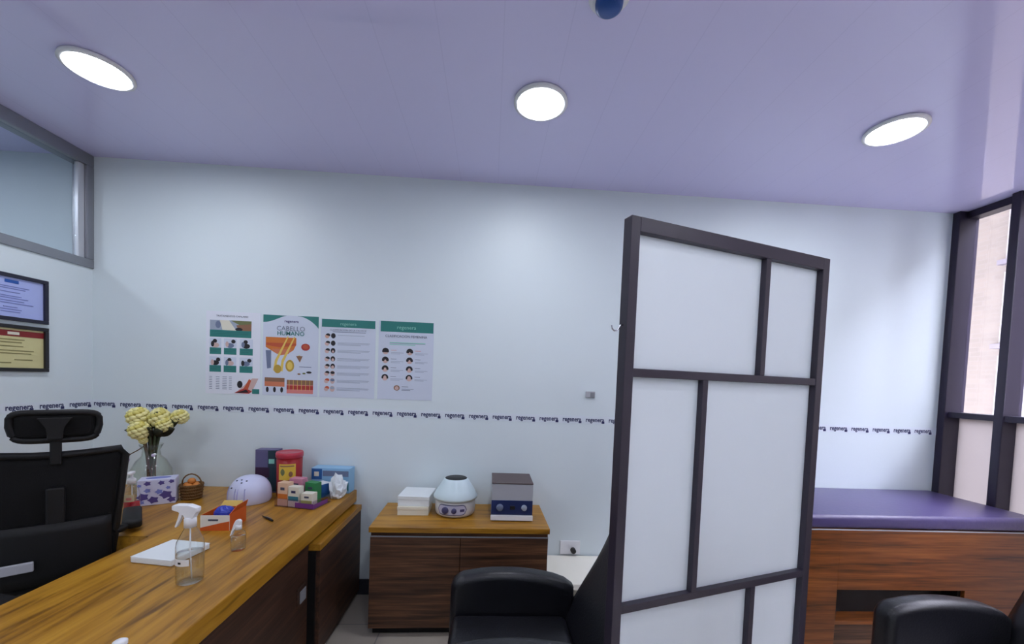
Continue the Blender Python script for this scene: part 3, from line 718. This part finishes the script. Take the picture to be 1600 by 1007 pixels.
# orange open carton
t = thing('open_carton', 'open orange and white carton holding a blue pouch, on the desk', 'carton', (-1.318, 2.055, ZD), .05)
M('carton_orange', (206, 92, 32), .5); M('carton_white', (232, 230, 222), .5); M('pouch_blue', (44, 62, 176), .4); M('pouch_yellow', (222, 186, 92), .4)
m = MB(); m.box(-.066, .066, -.075, -.072, 0, .075, 'carton_white'); m.prism([(-.066, 0), (.066, 0), (.066, .046), (.02, .036), (-.066, .014)], .0012, 'carton_orange', lambda u, v, q: (u, -.075-q, v)); m.box(-.03, .015, -.0765, -.075, .048, .056, 'txt_dark'); m.build('front_panel', t)
m = MB(); m.box(.063, .066, -.072, .072, 0, .08, 'carton_orange'); m.box(-.066, -.063, -.072, .072, 0, .075, 'carton_orange'); m.box(-.063, .063, .069, .072, 0, .075, 'carton_orange'); m.box(-.063, .063, -.072, .069, 0, .003, 'carton_orange'); m.build('sides', t)
m = MB(); m.prism([(-.07, .08), (.07, .08), (.055, .115), (-.04, .115)], .003, 'carton_orange', lambda u, v, q: (.064+(v-.08)*.5+q, u, v)); m.build('flap', t)
m = MB(); m.prism([(-.06, .075), (.05, .075), (.04, .10), (-.05, .10)], .003, 'pouch_yellow', lambda u, v, q: (u, .07+(v-.075)*.6+q, v)); m.build('flap', t)
t2 = tag(MB().sphere((0, 0, 0), .05, 'pouch_blue', 1, .75, .75, 20, .05).build('pouch'), 'blue pouch sitting in the open orange carton', 'pouch'); t2.location = (-1.315, 2.055, ZD+.062)
# dome cap
t = thing('laser_cap', 'domed white cap with vent dots on the desk', 'cap', (-1.422, 2.45, ZD), -.1); t.scale = (.9, .95, 1)
M('cap_white', (208, 212, 240), .35); M('cap_lilac', (178, 178, 226), .4); M('cap_in', (70, 34, 48), .6)
prof = [(.118, .0), (.126, .012), (.126, .045)] + [(.126*math.cos(a)**.8, .045+.112*math.sin(a)) for a in [PI/2*k/10 for k in range(1, 10)]] + [(.0, .158)]
MB().lathe(prof, 'cap_white', seg=48, caps=False, sy=.92).build('shell', t)
MB().lathe([(.108, .003), (.11, .02), (.08, .07), (0, .11)], 'cap_in', seg=32, caps=False, sy=.92).build('lining', t)
for a in (-1.05, -.9, -.15, .0, .35):
    pts = []
    for k in range(7):
        z = .012+.085*k/6; r_ = .127 if z < .045 else .127*math.cos(math.asin(min(1, (z-.045)/.112)))**.8
        pts.append((r_*math.sin(a), -r_*.92*math.cos(a), z))
    MB().tube(pts, .003, 'cap_lilac', 6).build('rib', t, 'pale violet rib')
for a, e in ((-.5, .95), (-.1, 1.05), (.35, .98), (.05, .85), (-.5, .5)):
    r_ = .126*math.cos(e)**.8; p = Vector((r_*math.sin(a), -r_*.92*math.cos(a), .045+.112*math.sin(e)))
    MB().sphere(p, .006, 'txt_dark', 1, 1, .6, 10).build('vent_dot', t, 'dark vent dot')
# pen
t = thing('pen', 'short dark pen lying on the oak desktop', 'pen', (-1.155, 2.145, ZD+.005), 0)
MB().tube([(-.05, .04, 0), (-.005, .005, 0), (.042, -.03, 0)], [.002, .005, .0055], 'black_plastic', 10).build('barrel', t)
MB().tube([(-.012, .016, .004), (.03, -.016, .006)], .0015, 'grey', 6).build('clip', t)
# clear organiser tray with boxes
ang = math.atan2(-.053, .238)
t = thing('storage_tray', 'clear plastic tray of small product boxes on the desk', 'tray', (-1.092, 2.41, ZD), ang)
TX, TY = .125, .082
m = MB(); c_ = 'tray_plastic'; m.box(-TX, TX, -TY, TY, 0, .003, c_); m.box(-TX, TX, -TY, -TY+.003, .003, .05, c_); m.box(-TX, TX, TY-.003, TY, .003, .05, c_); m.box(-TX, -TX+.003, -TY, TY, .003, .05, c_); m.box(TX-.003, TX, -TY, TY, .003, .05, c_); m.build('tray_body', t)
m = MB(); m.box(.01, TX+.001, -TY-.0015, -TY, .006, .034, 'purple'); m.box(TX, TX+.0015, -TY, TY*.6, .006, .03, 'purple'); m.build('label', t, 'purple label')
def in_tray(x, y, rz=0):
    c, s_ = math.cos(ang), math.sin(ang); return (-1.092+x*c-y*s_, 2.41+x*s_+y*c, ZD+.0035), ang+rz
M('peach', (226, 190, 160), .5); M('teal_box', (52, 120, 134), .5); M('green_box', (46, 132, 76), .5); M('lime', (186, 196, 110), .5); M('rose', (206, 138, 160), .5); M('cream', (226, 222, 206), .5); M('maroon', (104, 30, 52), .5)
def product(x, y, w_, d_, h_, c1, c2, label, rz=0, mark='txt_dark'):
    loc, r = in_tray(x, y, rz)
    t = thing('product_box', label, 'box', loc, r, 'product boxes in the clear tray')
    MB().box(-w_/2, w_/2, -d_/2, d_/2, 0, h_, c1, .0015).build('carton', t)
    m = MB(); m.box(-w_/2+.002, w_/2-.002, -d_/2-.001, -d_/2, h_*.3, h_*.52, c2); m.box(-w_*.2, w_*.2, -d_/2-.001, -d_/2, h_*.68, h_*.8, mark); m.build('label', t)
product(-.083, -.045, .066, .05, .135, 'peach', 'orange', 'peach box with an orange band at the left front of the clear tray')
product(-.010, -.05, .068, .045, .118, 'cream', 'teal_box', 'cream box with a teal band at the middle front of the clear tray', mark='navy')
product(.072, -.045, .07, .05, .085, 'cream', 'lime', 'low cream box with a lime band at the right front of the clear tray', .05)
product(.04, .035, .075, .05, .125, 'green_box', 'cream', 'green box standing at the back of the clear tray', -.1)
product(-.06, .035, .085, .05, .142, 'rose', 'maroon', 'rose box with a maroon band at the left back of the clear tray', .04)
# red sharps container
t = thing('sharps_container', 'red sharps container with yellow warning label on the desk', 'sharps container', (-1.255, 2.575, ZD))
M('sharps_red', (150, 12, 24), .35); M('sharps_lid', (186, 52, 72), .3); M('warn_yellow', (222, 186, 66), .5)
MB().lathe([(.066, 0), (.070, .006), (.074, .25)], 'sharps_red', seg=40).build('bucket', t)
MB().lathe([(.075, .248), (.079, .252), (.079, .272), (.076, .282), (.070, .278), (.02, .279), (.0, .279)], 'sharps_lid', seg=40, caps=False).build('lid', t, 'paler red lid')
m = MB(); arc_patch(m, .0745, -.42, .92, .115, .215, 'warn_yellow', rnd=False)
arc_patch(m, .0752, -.25, .10, .14, .19, 'olive'); arc_patch(m, .0752, .38, .70, .132, .172, 'umber'); arc_patch(m, .0752, -.3, .8, .198, .206, 'umber', rnd=False)
m.build('warning_label', t, 'yellow warning label with hazard marks')
# dark box beside it
t = thing('product_box', 'tall violet and teal box left of the red sharps container', 'box', (-1.425, 2.655, ZD), .05)
M('violet_box', (96, 92, 130), .45); M('dark_teal', (28, 54, 66), .45); M('aubergine', (52, 24, 58), .5)
MB().box(-.068, .068, -.035, .035, 0, .28, 'violet_box', .002).build('carton', t)
m = MB(); m.box(.01, .067, -.0365, -.035, .01, .275, 'dark_teal'); m.box(-.066, .02, -.0372, -.035, .10, .165, 'aubergine'); m.box(-.066, -.01, -.0366, -.035, .02, .09, 'slate'); m.box(.015, .05, -.0373, -.0365, .19, .22, 'mint'); m.build('printed_front', t)
# blue packages and bag
t = thing('glove_box', 'pale blue glove box with a dark blue band by the wall', 'box', (-1.02, 2.685, ZD), -.04)
M('sky_box', (140, 186, 220), .45); M('deep_blue', (40, 96, 160), .45)
MB().box(-.125, .125, -.045, .045, 0, .165, 'sky_box', .003).build('carton', t)
m = MB(); m.box(-.122, -.055, -.0465, -.045, .09, .158, 'deep_blue'); m.box(-.05, .118, -.0465, -.045, .112, .148, 'slate'); m.box(-.12, .12, -.0465, -.045, .02, .07, 'teal_box'); m.box(-.105, -.075, -.0475, -.0465, .11, .14, 'cream'); m.build('printed_front', t)
t = thing('mask_box', 'small blue and white box in front of the pale blue glove box', 'box', (-.975, 2.56, ZD), -.5)
MB().box(-.045, .045, -.04, .04, 0, .085, 'deep_blue', .002).build('carton', t)
m = MB(); m.box(-.04, .04, -.0412, -.04, .03, .08, 'box_white'); m.box(-.02, .03, -.042, -.041, .045, .06, 'deep_blue'); m.box(-.04, .04, -.035, .035, .085, .0862, 'box_white'); m.build('printed_front', t)
def bag():
    b = bmesh.new(); bmesh.ops.create_icosphere(b, subdivisions=3, radius=1)
    for v in b.verts:
        k = 1+.22*(math.sin(v.co.x*7+v.co.z*3)*math.cos(v.co.y*6-v.co.z*5))+.1*random.uniform(-1, 1)
        v.co = Vector((v.co.x*.050*k, v.co.y*.06*k, max(0, (v.co.z+.75)*.078*k)))
    m = MB(); M('bag_white', (226, 232, 236), .3, vary=.0); m.add(b, 'bag_white'); o = m.build('plastic_bag'); o.location = (-.945, 2.665-.02, ZD); return o
o = bag(); o.location = (-.945, 2.552, ZD); tag(o, 'crumpled white plastic bag at the desk corner by the wall', 'bag')
bpy.data.objects['mask_box'].location = (-1.052, 2.582, ZD)
bpy.data.objects['glove_box'].location = (-1.025, 2.688, ZD)
# flower vase
t = thing('vase', 'clear round glass vase holding the yellow flowers', 'vase', (-2.05, 2.52, ZD))
MB().lathe([(.0, .001), (.05, 0), (.085, .03), (.104, .10), (.098, .16), (.072, .215), (.046, .245), (.042, .28), (.058, .315), (.055, .315), (.039, .28), (.043, .243), (.069, .212), (.095, .158), (.101, .10), (.082, .033), (.048, .006), (.0, .006)], 'vase_glass', seg=40, caps=False).build('glass_body', t)
M('flower_yellow', (236, 228, 158), .6); M('flower_deep', (218, 206, 112), .6); M('leaf_dark', (44, 46, 34), .6); M('leaf_green', (62, 72, 44), .6); M('stem_brown', (92, 68, 44), .7); M('petal_lilac', (190, 176, 205), .6)
t = thing('flower_bouquet', 'bouquet of pale yellow pom-pom flowers on dark stems', 'flowers', (-2.05, 2.52, ZD+.012))
m = MB()
for k in range(16):
    a = 2*PI*k/16+random.uniform(-.2, .2); r0 = .012+.006*random.random(); r1 = .028+.012*random.random()
    m.tube([(r0*math.cos(a)+.004, r0*math.sin(a), 0), (r0*1.1*math.cos(a), r0*1.1*math.sin(a), .16), (r1*.7*math.cos(a), r1*.7*math.sin(a), .25), (r1*1.15*math.cos(a), r1*1.15*math.sin(a), .34), (r1*1.5*math.cos(a), r1*1.5*math.sin(a), .41)], .006, random.choice(['stem_brown', 'leaf_green', 'leaf_dark']), 6)
m.build('stems', t)
def pom(c, r):
    m = MB(); c = Vector(c)
    m.sphere(c, r*.72, 'flower_deep', seg=12)
    n = 46
    for k in range(n):
        z = 1-2*(k+.5)/n; a = k*2.39996; q = math.sqrt(1-z*z); d = Vector((q*math.cos(a), q*math.sin(a), z))
        b = bmesh.new(); bmesh.ops.create_icosphere(b, subdivisions=1, radius=r*.31)
        rot = d.to_track_quat('Z', 'Y').to_matrix().to_4x4()
        m.add(b, 'flower_yellow' if k % 5 else 'flower_deep', True, Matrix.Translation(c+d*r*.80) @ rot @ Matrix.Diagonal((1.1, .85, .7, 1)))
    m.build('flower_head', t)
def fpos(px, pz, dy=0):  # offsets from the vase axis
    return (px+2.05, dy, pz-(ZD+.012))
for (x, z, r, dy) in ((-2.108, 1.212, .062, -.02), (-2.0, 1.206, .060, 0), (-2.072, 1.135, .058, -.055), (-1.958, 1.168, .046, -.02), (-1.898, 1.216, .048, .02), (-2.055, 1.075, .024, -.05), (-2.05, 1.222, .045, .06)):
    pom(fpos(x, z, dy), r)
def leaf(c, d, L, wd, mat):
    d = Vector(d).normalized(); s_ = d.cross(Vector((0, 1, .2))).normalized(); n = s_.cross(d)
    b = bmesh.new(); top = []; bot = []
    c = Vector(c); ring = []
    for k in range(9):
        q = k/8; w0 = wd*math.sin(PI*min(1, q*.95+.03)); p = c+d*L*q+n*(.25*L*q*q)*-.5
        ring.append((b.verts.new(p-s_*w0), b.verts.new(p+n*.003), b.verts.new(p+s_*w0), b.verts.new(p-n*.002)))
    for a, e in zip(ring, ring[1:]):
        for k in range(4): b.faces.new((a[k], a[(k+1) % 4], e[(k+1) % 4], e[k]))
    b.faces.new(ring[0]); b.faces.new(ring[-1][::-1])
    bmesh.ops.recalc_face_normals(b, faces=b.faces[:])
    MB().add(b, mat, True).build('leaf', t)
for c, d, L, wd in (((0, -.01, .36), (-1, -.1, .5), .12, .03), ((0, -.02, .38), (-.7, -.2, .1), .11, .028), ((.02, -.01, .36), (1, -.1, .35), .16, .032), ((.03, 0, .38), (1, 0, .6), .17, .03), ((0, 0, .40), (.1, 0, 1), .1, .03), ((.02, -.02, .36), (.8, -.3, .3), .12, .03), ((-.01, 0, .40), (-.5, .1, 1), .13, .03), ((.02, -.02, .40), (.45, -.1, 1), .12, .03), ((-.01, -.03, .35), (-.3, -.4, .5), .1, .03), ((.0, -.03, .34), (.4, -.3, .7), .1, .028)):
    leaf(c, d, L, wd, random.choice(['leaf_dark', 'leaf_green', 'leaf_dark']))
m = MB(); m.tube([(-.01, -.03, .30), (-.05, -.03, .27), (-.09, -.035, .245), (-.115, -.035, .22)], .003, 'stem_brown', 6)
for q in range(5): m.sphere((-.115+.012*math.cos(q*1.3), -.035, .21+.014*math.sin(q*1.3)), .010, 'leaf_dark' if q % 2 else 'petal_lilac', 1, .6, 1, 8)
m.build('drooping_sprig', t); m = MB(); m.tube([(.015, -.02, .22), (.03, -.03, .235)], .002, 'stem_brown', 6); m.sphere((.036, -.03, .24), .012, 'petal_lilac', 1, .7, .8, 8); m.sphere((.045, -.03, .246), .009, 'box_white', 1, .7, .8, 8); m.build('small_blossom', t)
# tissue box
t = thing('tissue_box', 'white tissue box with violet flower pattern beside the soap', 'tissue box', (-1.898, 2.385, ZD), .5)
M('tissue_white', (206, 208, 232), .5); M('tissue_violet', (84, 72, 140), .5); M('tissue_blue', (120, 130, 200), .5)
MB().box(-.084, .084, -.05, .05, 0, .145, 'tissue_white', .003).build('carton', t)
m = MB()
random.seed(3)
def blob(x, z, r, mt, k=[0]):
    k[0] += 1
    m.prism([(x+r*math.cos(q*PI/5)*(1.25 if q % 2 else .8), z+r*math.sin(q*PI/5)*(1 if q % 2 else .7)) for q in range(10)], .0009+.00003*k[0], mt, lambda u, v, q: (u, -.0495-q, v))
for x, z, r, mt in ((-.06, .05, .024, 'tissue_violet'), (-.015, .03, .022, 'tissue_violet'), (.04, .055, .026, 'tissue_violet'), (.065, .025, .018, 'tissue_violet'), (.01, .075, .016, 'tissue_blue'), (-.04, .085, .014, 'tissue_blue'), (-.04, .125, .014, 'tissue_violet'), (.02, .125, .014, 'tissue_violet'), (.065, .13, .012, 'tissue_violet'), (-.075, .115, .010, 'tissue_blue'), (.05, .095, .01, 'tissue_blue'), (-.065, .02, .012, 'tissue_blue')): blob(x, z, r, mt)
m.build('printed_flowers', t)
MB().lathe([(.04, 0), (.04, .001)], 'tissue_blue', (0, 0, .1452), 20, sx=1.4, sy=.6).build('opening', t)
# basket
t = thing('wicker_basket', 'small brown wicker basket with handle and orange contents', 'basket', (-1.779, 2.475, ZD), 0)
M('wicker', (122, 88, 46), .7, bump=.8, bscale=160); M('orange_fill', (206, 128, 54), .6)
MB().lathe([(.046, 0), (.050, .004), (.057, .085), (.060, .09), (.054, .09), (.047, .008), (0, .008)], 'wicker', seg=24, caps=False).build('basket_body', t)
m = MB()
for k in range(5):
    z = .01+.018*k; r_ = .0505+.0015*k
    m.tube([((r_+.002*(q % 2))*math.cos(2*PI*q/24), (r_+.002*(q % 2))*math.sin(2*PI*q/24), z) for q in range(24)], .004, 'wicker', 6, closed=True)
m.build('weave', t)
MB().tube([(-.056+0, 0, .085)] + [(-.056*math.cos(PI*k/10), 0, .088+.06*math.sin(PI*k/10)) for k in range(11)] + [(.056, 0, .085)], .004, 'wicker', 8).build('handle', t)
random.seed(5)
for k in range(5):
    o = tag(MB().sphere((0, 0, 0), .021, 'orange_fill', 1, 1, .85, 14).build('wrapped_sweet'), 'small orange wrapped sweet heaped in the wicker basket', 'sweet', 'sweets in the basket')
    a = k*2*PI/4; o.location = (-1.779+(.026*math.cos(a) if k < 4 else 0), 2.475+(.026*math.sin(a) if k < 4 else 0), ZD+.08 + (.012 if k == 4 else 0) + (.0145 if k == 4 else 0))
# soap pump
t = thing('soap_dispenser', 'clear pump bottle with red soap behind the swivel chair armrest', 'soap dispenser', (-1.888, 2.20, ZD), .4)
M('soap_red', (186, 24, 44), .15); M('soap_label', (206, 190, 150), .5)
MB().lathe([(.0, .001), (.031, 0), (.034, .005), (.034, .10), (.027, .135), (.013, .155), (.012, .168)], 'clear_plastic', seg=28, caps=False).build('bottle', t)
MB().lathe([(.0, .003), (.030, .003), (.032, .007), (.032, .062), (.0, .063)], 'soap_red', seg=28, caps=False).build('red_soap', t, 'red liquid soap')
m = MB(); arc_patch(m, .0348, -.7, .6, .07, .105, 'soap_label', rnd=False); arc_patch(m, .0353, -.4, .3, .078, .092, 'pink'); m.build('label', t)
m = MB(); m.lathe([(.018, .16), (.018, .184), (.010, .192), (.006, .194), (.006, .215)], 'white_plastic', seg=20); m.box(-.012, .012, -.04, .012, .212, .226, 'white_plastic', .004); m.build('pump', t, 'white pump')
MB().tube([(0, 0, .165), (.002, 0, .02)], .002, 'white_plastic', 6).build('dip_tube', t)
# little jar at the near end of the desk
t = thing('small_jar', 'tiny white-capped jar at the near end of the desk', 'jar', (-.998, 1.128, ZD))
MB().lathe([(.014, 0), (.016, .003), (.016, .014)], 'clear_plastic', seg=20).build('jar_body', t)
MB().lathe([(.0165, .014), (.0165, .024), (.012, .027), (0, .0275)], 'white_plastic', seg=20, caps=False).build('cap', t)

# ------------------------------------------------------------------ outside
t = thing('neighbour_building', 'pale beige brick building seen through the windows', 'building', (0, 0, 0))
MB().box(9, 12, -12, 26, -6, 7.2, 'brick').build('facade', t)
M('facade_white', (104, 100, 100), .5); M('pane_pale', (94, 94, 98), .15); M('sill_dark', (80, 74, 80), .6)
for fz in (1.02, 2.50, 3.98):
    for y0 in (4.43, 1.0, 9.6, -2.6):
        f = MB(); f.box(8.96, 9, y0, y0+2.16, fz, fz+1.27, 'facade_white', .01); fo = f.build('window', t)
        MB().box(8.94, 8.958, y0+.12, y0+1.02, fz+.12, fz+1.16, 'pane_pale').build('pane', fo); MB().box(8.94, 8.958, y0+1.14, y0+2.04, fz+.12, fz+1.16, 'pane_pale').build('pane', fo)
        MB().box(8.88, 9, y0-.06, y0+2.22, fz-.09, fz-.005, 'sill_dark', .005).build('sill', t)
struct(MB().box(-5.35, XG+.1, -14, 22, H+.2, 11, 'brick').build('added_sky_blocker'))  # unseen mass over the room, added to shade the facade opposite
g = MB().box(XG+.6, 40, -30, 40, -6.2, -6, M('pavement', (150, 148, 146), .9)).build('ground_outside'); g['kind'] = 'structure'
